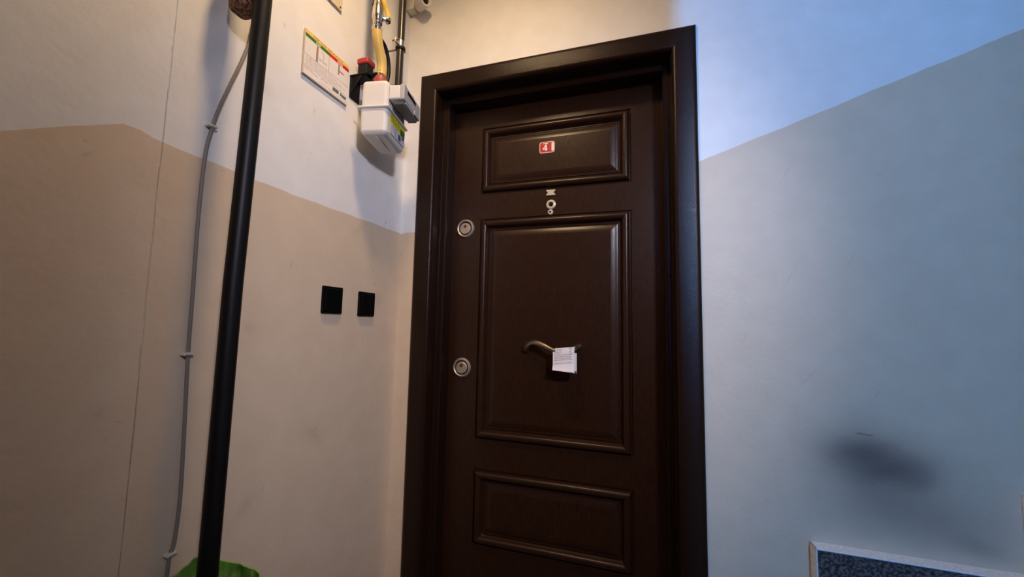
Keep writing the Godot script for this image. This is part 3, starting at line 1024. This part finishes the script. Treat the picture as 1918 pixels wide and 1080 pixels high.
# ---------------------------------------------------------------- pole, cable, bin
func build_pole_and_cable() -> void:
	var pole := MB.new()
	pole.tube([Vector3(0.1, FLOOR_Y + 0.0125, 0.731), Vector3(0.1, 0.70, 0.728), Vector3(0.1, 1.2, 0.7255), Vector3(0.1, 1.65, 0.7145), Vector3(0.1, CEIL_Y, 0.695)], [0.0172], 32)
	tag(part("pole", pole, M.black_paint), "thick black pole standing from the green bin up to the ceiling at left", "pole")

	var t := thing("wall_bracket", "rusty mottled wall bracket holding the top of the black pole", "bracket", Vector3(0.04, 1.83, 0.722))
	var b := MB.new()
	b.rbox(Vector3(0.056, 1.846, 0.722), Vector3(0.046, 0.110, 0.046), 0.016, 4)
	part("block", b, M.rust, t)
	b = MB.new()
	b.rbox(Vector3(0.017, 1.915, 0.722), Vector3(0.038, 0.030, 0.036), 0.003, 2)
	b.rbox(Vector3(0.004, 1.925, 0.722), Vector3(0.008, 0.090, 0.060), 0.003, 2)
	part("base_plate", b, M.rust, t)
	b = MB.new()
	b.lathe([Vector2(0.0178, -0.018), Vector2(0.0205, -0.018), Vector2(0.0205, 0.018), Vector2(0.0178, 0.018)], Vector3(0.1, 1.875, 0.7105), Vector3.UP, 32)
	part("collar", b, M.black_paint, t)
	b = MB.new()
	b.rbox(Vector3(0.072, 1.875, 0.717), Vector3(0.030, 0.024, 0.024), 0.003, 2)
	part("arm", b, M.rust, t)

	t = thing("cable", "thin grey cable clipped down the left wall behind the black pole", "cable", Vector3(0.006, 1.2, 0.735))
	b = MB.new()
	var pts := [Vector3(0.012, 2.30, 0.66), Vector3(0.012, 1.95, 0.652), Vector3(0.010, 1.808, 0.661), Vector3(0.009, 1.737, 0.676), Vector3(0.008, 1.651, 0.701), Vector3(0.008, 1.590, 0.719), Vector3(0.006, 1.540, 0.729), Vector3(0.006, 1.473, 0.738), Vector3(0.006, 1.345, 0.7405), Vector3(0.006, 1.189, 0.738), Vector3(0.006, 1.056, 0.736), Vector3(0.007, 0.910, 0.731), Vector3(0.007, 0.774, 0.727), Vector3(0.006, 0.700, 0.729), Vector3(0.006, 0.671, 0.733), Vector3(0.006, 0.620, 0.738), Vector3(0.006, 0.1, 0.745)]
	var sm := smooth_path(pts, [0.0036], 4)
	b.tube(sm[0], sm[1], 10)
	part("cable_sheath", b, M.cable, t)
	for e in [[1.540, 0.729], [1.056, 0.736], [0.671, 0.733]]:
		b = MB.new()
		b.rbox(Vector3(0.0065, e[0], e[1]), Vector3(0.013, 0.006, 0.014), 0.002, 2)
		b.lathe([Vector2(0.0032, 0), Vector2(0.003, 0.0125), Vector2(0.0, 0.014)], Vector3(0, e[0] - 0.001, e[1] + 0.009), Vector3.RIGHT, 10)
		part("clip", b, M.clip, t)

func build_bin() -> void:
	var c := Vector3(0.1405, FLOOR_Y, 0.8085)
	var t := thing("waste_bin", "green plastic bin on the floor with the black pole standing in it", "bin", c)
	var b := MB.new()
	var H := 0.632 - FLOOR_Y
	b.lathe([Vector2(0, 0.0), Vector2(0.098, 0.0), Vector2(0.103, 0.01), Vector2(0.115, H - 0.03), Vector2(0.116, H - 0.012), Vector2(0.1145, H - 0.009)], c, Vector3.UP, 48)
	b.lathe([Vector2(0.1145, H - 0.009), Vector2(0.113, H - 0.012), Vector2(0.112, H - 0.03), Vector2(0.099, 0.012), Vector2(0, 0.012)], c, Vector3.UP, 48)
	part("body", b, M.green, t)
	# thin film liner turned over the rim, a little crumpled towards the wall
	var knots := [[-180.0, 0.644], [-158.0, 0.641], [-148.0, 0.642], [-141.0, 0.653], [-134.0, 0.667], [-126.0, 0.667], [-114.0, 0.655], [-102.0, 0.651], [-88.0, 0.648], [-73.0, 0.650], [-40.0, 0.649], [0.0, 0.652], [50.0, 0.648], [100.0, 0.653], [140.0, 0.647], [180.0, 0.644]]
	b = MB.new()
	var rings := []
	var N := 96
	for k in N:
		var deg := -180.0 + 360.0 * k / N
		var y := 0.65
		for i in knots.size() - 1:
			if deg >= knots[i][0] and deg <= knots[i + 1][0]:
				y = lerpf(knots[i][1], knots[i + 1][1], smoothstep(0, 1, (deg - knots[i][0]) / (knots[i + 1][0] - knots[i][0])))
		var rr := 0.1215 + 0.0012 * sin(k * 0.9) + 0.0008 * sin(k * 2.3)
		var d := Vector3(cos(deg_to_rad(deg)), 0, sin(deg_to_rad(deg)))
		var at := Vector3(c.x, 0, c.z)
		var fold := 0.003 * sin(k * 0.55) + 0.002 * sin(k * 1.7)
		rings.append([at + d * (rr - 0.012 + fold) + Vector3(0, 0.50, 0), at + d * (rr - 0.005 + fold * 0.6) + Vector3(0, y - 0.03, 0), at + d * (rr - 0.0015) + Vector3(0, y - 0.002, 0), at + d * rr + Vector3(0, y, 0), at + d * (rr + 0.0015) + Vector3(0, y - 0.002, 0), at + d * (rr + 0.003 + 0.3 * fold) + Vector3(0, y - 0.03, 0), at + d * (rr + 0.003 + 0.5 * fold) + Vector3(0, y - 0.09, 0)])
	for k in N:
		for j in 6:
			b.quad(rings[k][j + 1], rings[(k + 1) % N][j + 1], rings[(k + 1) % N][j], rings[k][j])
	part("liner", b, M.green, t)
	b = MB.new()
	var edge := []
	for k in N + 1:
		edge.append(rings[k % N][3])
	b.tube(edge, [0.0016], 8, Vector3.UP, false)
	part("liner_edge", b, M.green_rim, t)

# ---------------------------------------------------------------- gas meter and its pipes
const GY := deg_to_rad(11.0)
const GC := Vector3(0.089, 1.789, 0.259)

func build_gas() -> void:
	var xf := Transform3D(Basis(Vector3.UP, GY), GC)
	var t := thing("gas_meter", "white domestic gas meter with grey counter hanging beside the door frame", "gas meter", GC)
	var W := 0.155
	var D := 0.094
	var b := MB.new()
	b.rbox(Vector3(0, 0.042, 0), Vector3(D - 0.006, 0.098, W - 0.006), 0.014, 5, xf, func(q: Vector3) -> Vector3: return Vector3(q.x * (1.0 - 0.5 * maxf(0, q.y)), q.y, q.z * (1.0 - 0.4 * maxf(0, q.y))))
	part("upper_case", b, M.meter, t)
	b = MB.new()
	b.rbox(Vector3(0, -0.040, 0), Vector3(D - 0.004, 0.094, W - 0.004), 0.014, 5, xf, func(q: Vector3) -> Vector3:
		var k := clampf((-q.y - 0.012) / 0.035, 0, 1)
		return Vector3(q.x * (1.0 - 0.10 * k * k), q.y - 0.008 * k * (q.z / W) * -1.0, q.z * (1.0 - 0.07 * k * k)))
	part("lower_case", b, M.meter, t)
	b = MB.new()
	b.rbox(Vector3(0, 0, 0), Vector3(D + 0.007, 0.0075, W + 0.007), 0.0036, 3, xf)
	part("flange", b, M.meter, t)
	b = MB.new()
	b.rbox(Vector3(0.006, -0.0885, 0.0), Vector3(0.0025, 0.003, W * 0.8), 0.001, 1, xf)
	part("bottom_seam", b, M.meter, t)
	# counter housing
	b = MB.new()
	b.rbox(Vector3(D / 2 + 0.016, 0.050, 0.0), Vector3(0.036, 0.046, 0.138), 0.005, 3, xf)
	var ix := part("counter", b, M.meter, t)
	ix.set_meta("label", "grey counter housing on the front of the meter")
	b = MB.new()
	b.rbox(Vector3(D / 2 + 0.040, 0.051, -0.002), Vector3(0.016, 0.052, 0.140), 0.005, 3, xf)
	b.rbox(Vector3(D / 2 + 0.034, 0.024, 0.012), Vector3(0.026, 0.010, 0.075), 0.003, 2, xf)
	b.rbox(Vector3(D / 2 + 0.046, 0.030, -0.036), Vector3(0.008, 0.014, 0.034), 0.002, 2, xf)
	b.rbox(Vector3(D / 2 + 0.036, 0.081, -0.02), Vector3(0.014, 0.010, 0.018), 0.002, 2, xf)
	b.rbox(Vector3(D / 2 + 0.036, 0.081, 0.045), Vector3(0.014, 0.008, 0.012), 0.002, 2, xf)
	part("counter_face", b, M.meter_grey, ix)
	b = MB.new()
	b.rbox(Vector3(D / 2 + 0.0478, 0.062, 0.006), Vector3(0.002, 0.011, 0.070), 0.0008, 1, xf)
	part("dial_window", b, M.window_dark, ix)
	b = MB.new()
	b.rbox(Vector3(D / 2 + 0.028, 0.020, 0.0), Vector3(0.030, 0.012, 0.120), 0.003, 2, xf)
	part("underside", b, M.meter_dark, ix)
	# printed label on the front of the lower case
	var im := Image.create(256, 192, false, Image.FORMAT_RGB8)
	im.fill(rgb(225, 224, 222))
	im.fill_rect(Rect2i(0, 0, 256, 92), rgb(222, 208, 52))
	im.fill_rect(Rect2i(176, 40, 80, 66), rgb(62, 112, 48))
	var g := RandomNumberGenerator.new()
	g.seed = 3
	for k in 3: greek(im, g, 14, 12 + k * 22, 160, 12, rgb(96, 92, 30), 4, [50, 34])
	for k in 4: greek(im, g, 12, 106 + k * 20, 120, 10, rgb(70, 74, 84), 4, [40, 30])
	im.fill_rect(Rect2i(140, 116, 46, 62), rgb(92, 96, 106))
	im.fill_rect(Rect2i(198, 112, 44, 22), rgb(52, 56, 78))
	im.generate_mipmaps()
	var lm := mat("meter_label_print", Color.WHITE, 0.35)
	lm.albedo_texture = ImageTexture.create_from_image(im)
	b = MB.new()
	var lx := D / 2 - 0.0012
	b.quad_uv(xf * Vector3(lx, -0.070, 0.050), xf * Vector3(lx, -0.070, -0.066), xf * Vector3(lx, -0.006, -0.066), xf * Vector3(lx, -0.006, 0.050))
	var lb := part("printed_label", b, lm, t)
	lb.set_meta("label", "yellow and white printed label on the meter front")

	# red union nut and hose, inlet
	var top := 1.876
	t = thing("gas_hose", "yellow gas hose bending down into a red nut on top of the gas meter", "hose", Vector3(0.1, top, 0.300))
	b = MB.new()
	b.lathe([Vector2(0, 0), Vector2(0.0225, 0), Vector2(0.0235, 0.003), Vector2(0.0235, 0.017), Vector2(0.0225, 0.020), Vector2(0.0185, 0.021), Vector2(0.0165, 0.030), Vector2(0.014, 0.032), Vector2(0, 0.032)], Vector3(0.1, top, 0.300), Vector3.UP, 8)
	part("union_nut", b, M.red_dull, t)
	b = MB.new()
	for k in 3:
		b.lathe([Vector2(0.011, 0.0), Vector2(0.0135, 0.001), Vector2(0.0135, 0.004), Vector2(0.011, 0.005)], Vector3(0.1, top + 0.032 + k * 0.0055, 0.299), Vector3.UP, 20)
	part("ferrule", b, M.chrome, t)
	b = MB.new()
	var hp := [Vector3(0.1, top + 0.036, 0.2985), Vector3(0.1, top + 0.055, 0.2965), Vector3(0.1, top + 0.075, 0.298), Vector3(0.1, top + 0.100, 0.307), Vector3(0.1, top + 0.125, 0.319), Vector3(0.1, top + 0.145, 0.3265), Vector3(0.1, top + 0.166, 0.330)]
	var sm := smooth_path(hp, [0.0150], 4)
	b.tube(sm[0], sm[1], 20)
	part("hose", b, M.hose, t)

	t = thing("gas_valve", "chrome ball valve with a yellow lever above the yellow gas hose", "valve", Vector3(0.1, 2.04, 0.330))
	b = MB.new()
	b.lathe([Vector2(0.0, 0.0), Vector2(0.014, 0.0), Vector2(0.016, 0.004), Vector2(0.016, 0.012), Vector2(0.0135, 0.015), Vector2(0.012, 0.022), Vector2(0.0145, 0.024), Vector2(0.0145, 0.036), Vector2(0.0175, 0.042), Vector2(0.018, 0.055), Vector2(0.0165, 0.064), Vector2(0.0165, 0.080), Vector2(0.014, 0.086), Vector2(0.013, 0.098), Vector2(0, 0.098)], Vector3(0.1, 2.04, 0.330), Vector3.UP, 24)
	part("valve_body", b, M.chrome, t)
	b = MB.new()
	b.lathe([Vector2(0.007, 0.0), Vector2(0.007, 0.012), Vector2(0.011, 0.013), Vector2(0.012, 0.020), Vector2(0.008, 0.027), Vector2(0.0, 0.028)], Vector3(0.109, 2.087, 0.322), Vector3(0.72, 0.05, -0.65), 20)
	part("stem_cap", b, M.chrome, t)
	b = MB.new()
	var lv := smooth_path([Vector3(0.128, 2.092, 0.309), Vector3(0.124, 2.115, 0.318), Vector3(0.121, 2.14, 0.334), Vector3(0.118, 2.18, 0.344), Vector3(0.116, 2.22, 0.350)], [Vector2(0.0075, 0.0022)], 4)
	b.tube(lv[0], lv[1], 12, Vector3(0.75, 0, -0.65))
	part("lever", b, M.lever, t)

	var p := MB.new()
	p.tube([Vector3(0.088, 2.135, 0.322), Vector3(0.088, CEIL_Y, 0.322)], [0.0145], 24)
	tag(part("supply_pipe", p, M.black_pipe), "short dark gas pipe coming down behind the yellow valve lever", "pipe")

	t = thing("outlet_pipe", "dark brown gas pipe rising from the meter past a silver clamp", "pipe", Vector3(0.1, top, 0.205))
	b = MB.new()
	b.tube([Vector3(0.1, top + 0.03, 0.2045), Vector3(0.1, 2.08, 0.2025), Vector3(0.1, CEIL_Y, 0.1985)], [0.0125], 24)
	part("tube", b, M.black_pipe, t)
	b = MB.new()
	b.lathe([Vector2(0, 0.0), Vector2(0.015, 0.0), Vector2(0.0165, 0.006), Vector2(0.0165, 0.030), Vector2(0.0185, 0.034), Vector2(0.0185, 0.045), Vector2(0.0175, 0.050), Vector2(0.0125, 0.052)], Vector3(0.1, top, 0.2045), Vector3.UP, 10)
	part("union_nut", b, M.brown_nut, t)

	t = thing("pipe_clamp", "silver clamp with black rubber lining fixing the outlet pipe to the wall", "clamp", Vector3(0.1, 2.083, 0.2025))
	b = MB.new()
	b.lathe([Vector2(0.0155, -0.011), Vector2(0.0172, -0.010), Vector2(0.0172, 0.010), Vector2(0.0155, 0.011)], Vector3(0.1, 2.085, 0.2025), Vector3.UP, 28)
	b.rbox(Vector3(0.1, 2.085, 0.2275), Vector3(0.007, 0.018, 0.016), 0.0015, 1)
	b.rbox(Vector3(0.1, 2.085, 0.1775), Vector3(0.007, 0.018, 0.016), 0.0015, 1)
	part("band", b, M.chrome, t)
	b = MB.new()
	b.lathe([Vector2(0.0126, -0.019), Vector2(0.0165, -0.018), Vector2(0.0165, -0.010), Vector2(0.0150, -0.009), Vector2(0.0150, 0.014), Vector2(0.0126, 0.015)], Vector3(0.1, 2.085, 0.2025), Vector3.UP, 28)
	part("rubber_lining", b, M.dark_gap, t)
	b = MB.new()
	b.tube([Vector3(-0.01, 2.072, 0.2025), Vector3(0.085, 2.072, 0.2025)], [0.0032], 10)
	part("wall_stud", b, M.nickel, t)
	b = MB.new()
	b.tube([Vector3(0.086, 2.085, 0.2305), Vector3(0.114, 2.085, 0.2305)], [0.0028], 10)
	part("clamp_screw", b, M.nickel, t)

	# regulator on a bent bracket behind the meter
	t = thing("meter_bracket", "black steel bracket on the wall behind the top of the gas meter", "bracket", Vector3(0.0, 1.9, 0.30))
	b = MB.new()
	b.rbox(Vector3(0.002, 1.880, 0.300), Vector3(0.004, 0.075, 0.045), 0.001, 1)
	b.rbox(Vector3(0.034, 1.914, 0.300), Vector3(0.068, 0.004, 0.050), 0.001, 1)
	b.rbox(Vector3(0.075, 1.914, 0.305), Vector3(0.040, 0.004, 0.020), 0.001, 1)
	b.prism(PackedVector2Array([Vector2(0.0, 1.912), Vector2(0.05, 1.912), Vector2(0.0, 1.845)]), 0.003, Transform3D(Basis.IDENTITY, Vector3(0, 0, 0.3225)))
	part("sheet", b, M.black_paint, t)
	t = thing("shutoff_box", "small black valve box with a red cap left of the yellow hose", "valve", Vector3(0.042, 1.916, 0.302))
	b = MB.new()
	b.rbox(Vector3(0.042, 1.934, 0.302), Vector3(0.036, 0.036, 0.034), 0.004, 2)
	part("body", b, M.black_paint, t)
	b = MB.new()
	b.rbox(Vector3(0.043, 1.961, 0.302), Vector3(0.042, 0.020, 0.040), 0.005, 3)
	part("cap", b, M.red, t)
	p = MB.new()
	var lp := smooth_path([Vector3(0.072, 2.06, 0.300), Vector3(0.075, 2.055, 0.262), Vector3(0.076, 2.03, 0.240), Vector3(0.077, 1.99, 0.230), Vector3(0.077, 1.95, 0.232), Vector3(0.075, 1.917, 0.240)], [0.0062], 4)
	p.tube(lp[0], lp[1], 14)
	tag(part("loop_tube", p, M.black_paint), "black bent tube behind the yellow gas hose", "tube")

	# round camera high in the corner
	var n := Vector3(0.78, -0.26, 0.52).normalized()
	var f := Vector3(0.108, 2.371, 0.062)
	t = thing("security_camera", "small white round camera high in the corner above the door frame", "camera", f)
	b = MB.new()
	b.lathe([Vector2(0.0, -0.075), Vector2(0.017, -0.075), Vector2(0.021, -0.068), Vector2(0.022, -0.004), Vector2(0.0215, 0.0), Vector2(0.0135, -0.002), Vector2(0.0125, -0.010), Vector2(0, -0.010)], f, n, 32)
	part("housing", b, M.white_plastic, t)
	b = MB.new()
	b.lathe([Vector2(0.0125, -0.0095), Vector2(0.006, -0.007), Vector2(0.0, -0.006)].map(func(q): return q), f, n, 24, 60)
	part("lens", b, M.window_dark, t)
	b = MB.new()
	b.rbox(Vector3(0.018, 2.398, 0.018), Vector3(0.036, 0.044, 0.036), 0.004, 2)
	part("mount", b, M.white_plastic, t)

func _ready() -> void:
	set_light_and_camera()
	make_materials()
	build_room()
	build_unseen_lamps()
	build_frame()
	build_door()
	build_pole_and_cable()
	build_gas()
	build_wall_plates()
	build_receipt()
	build_bin()
	for o in find_children("*", "GeometryInstance3D", true, false):
		(o as GeometryInstance3D).cast_shadow = GeometryInstance3D.SHADOW_CASTING_SETTING_ON
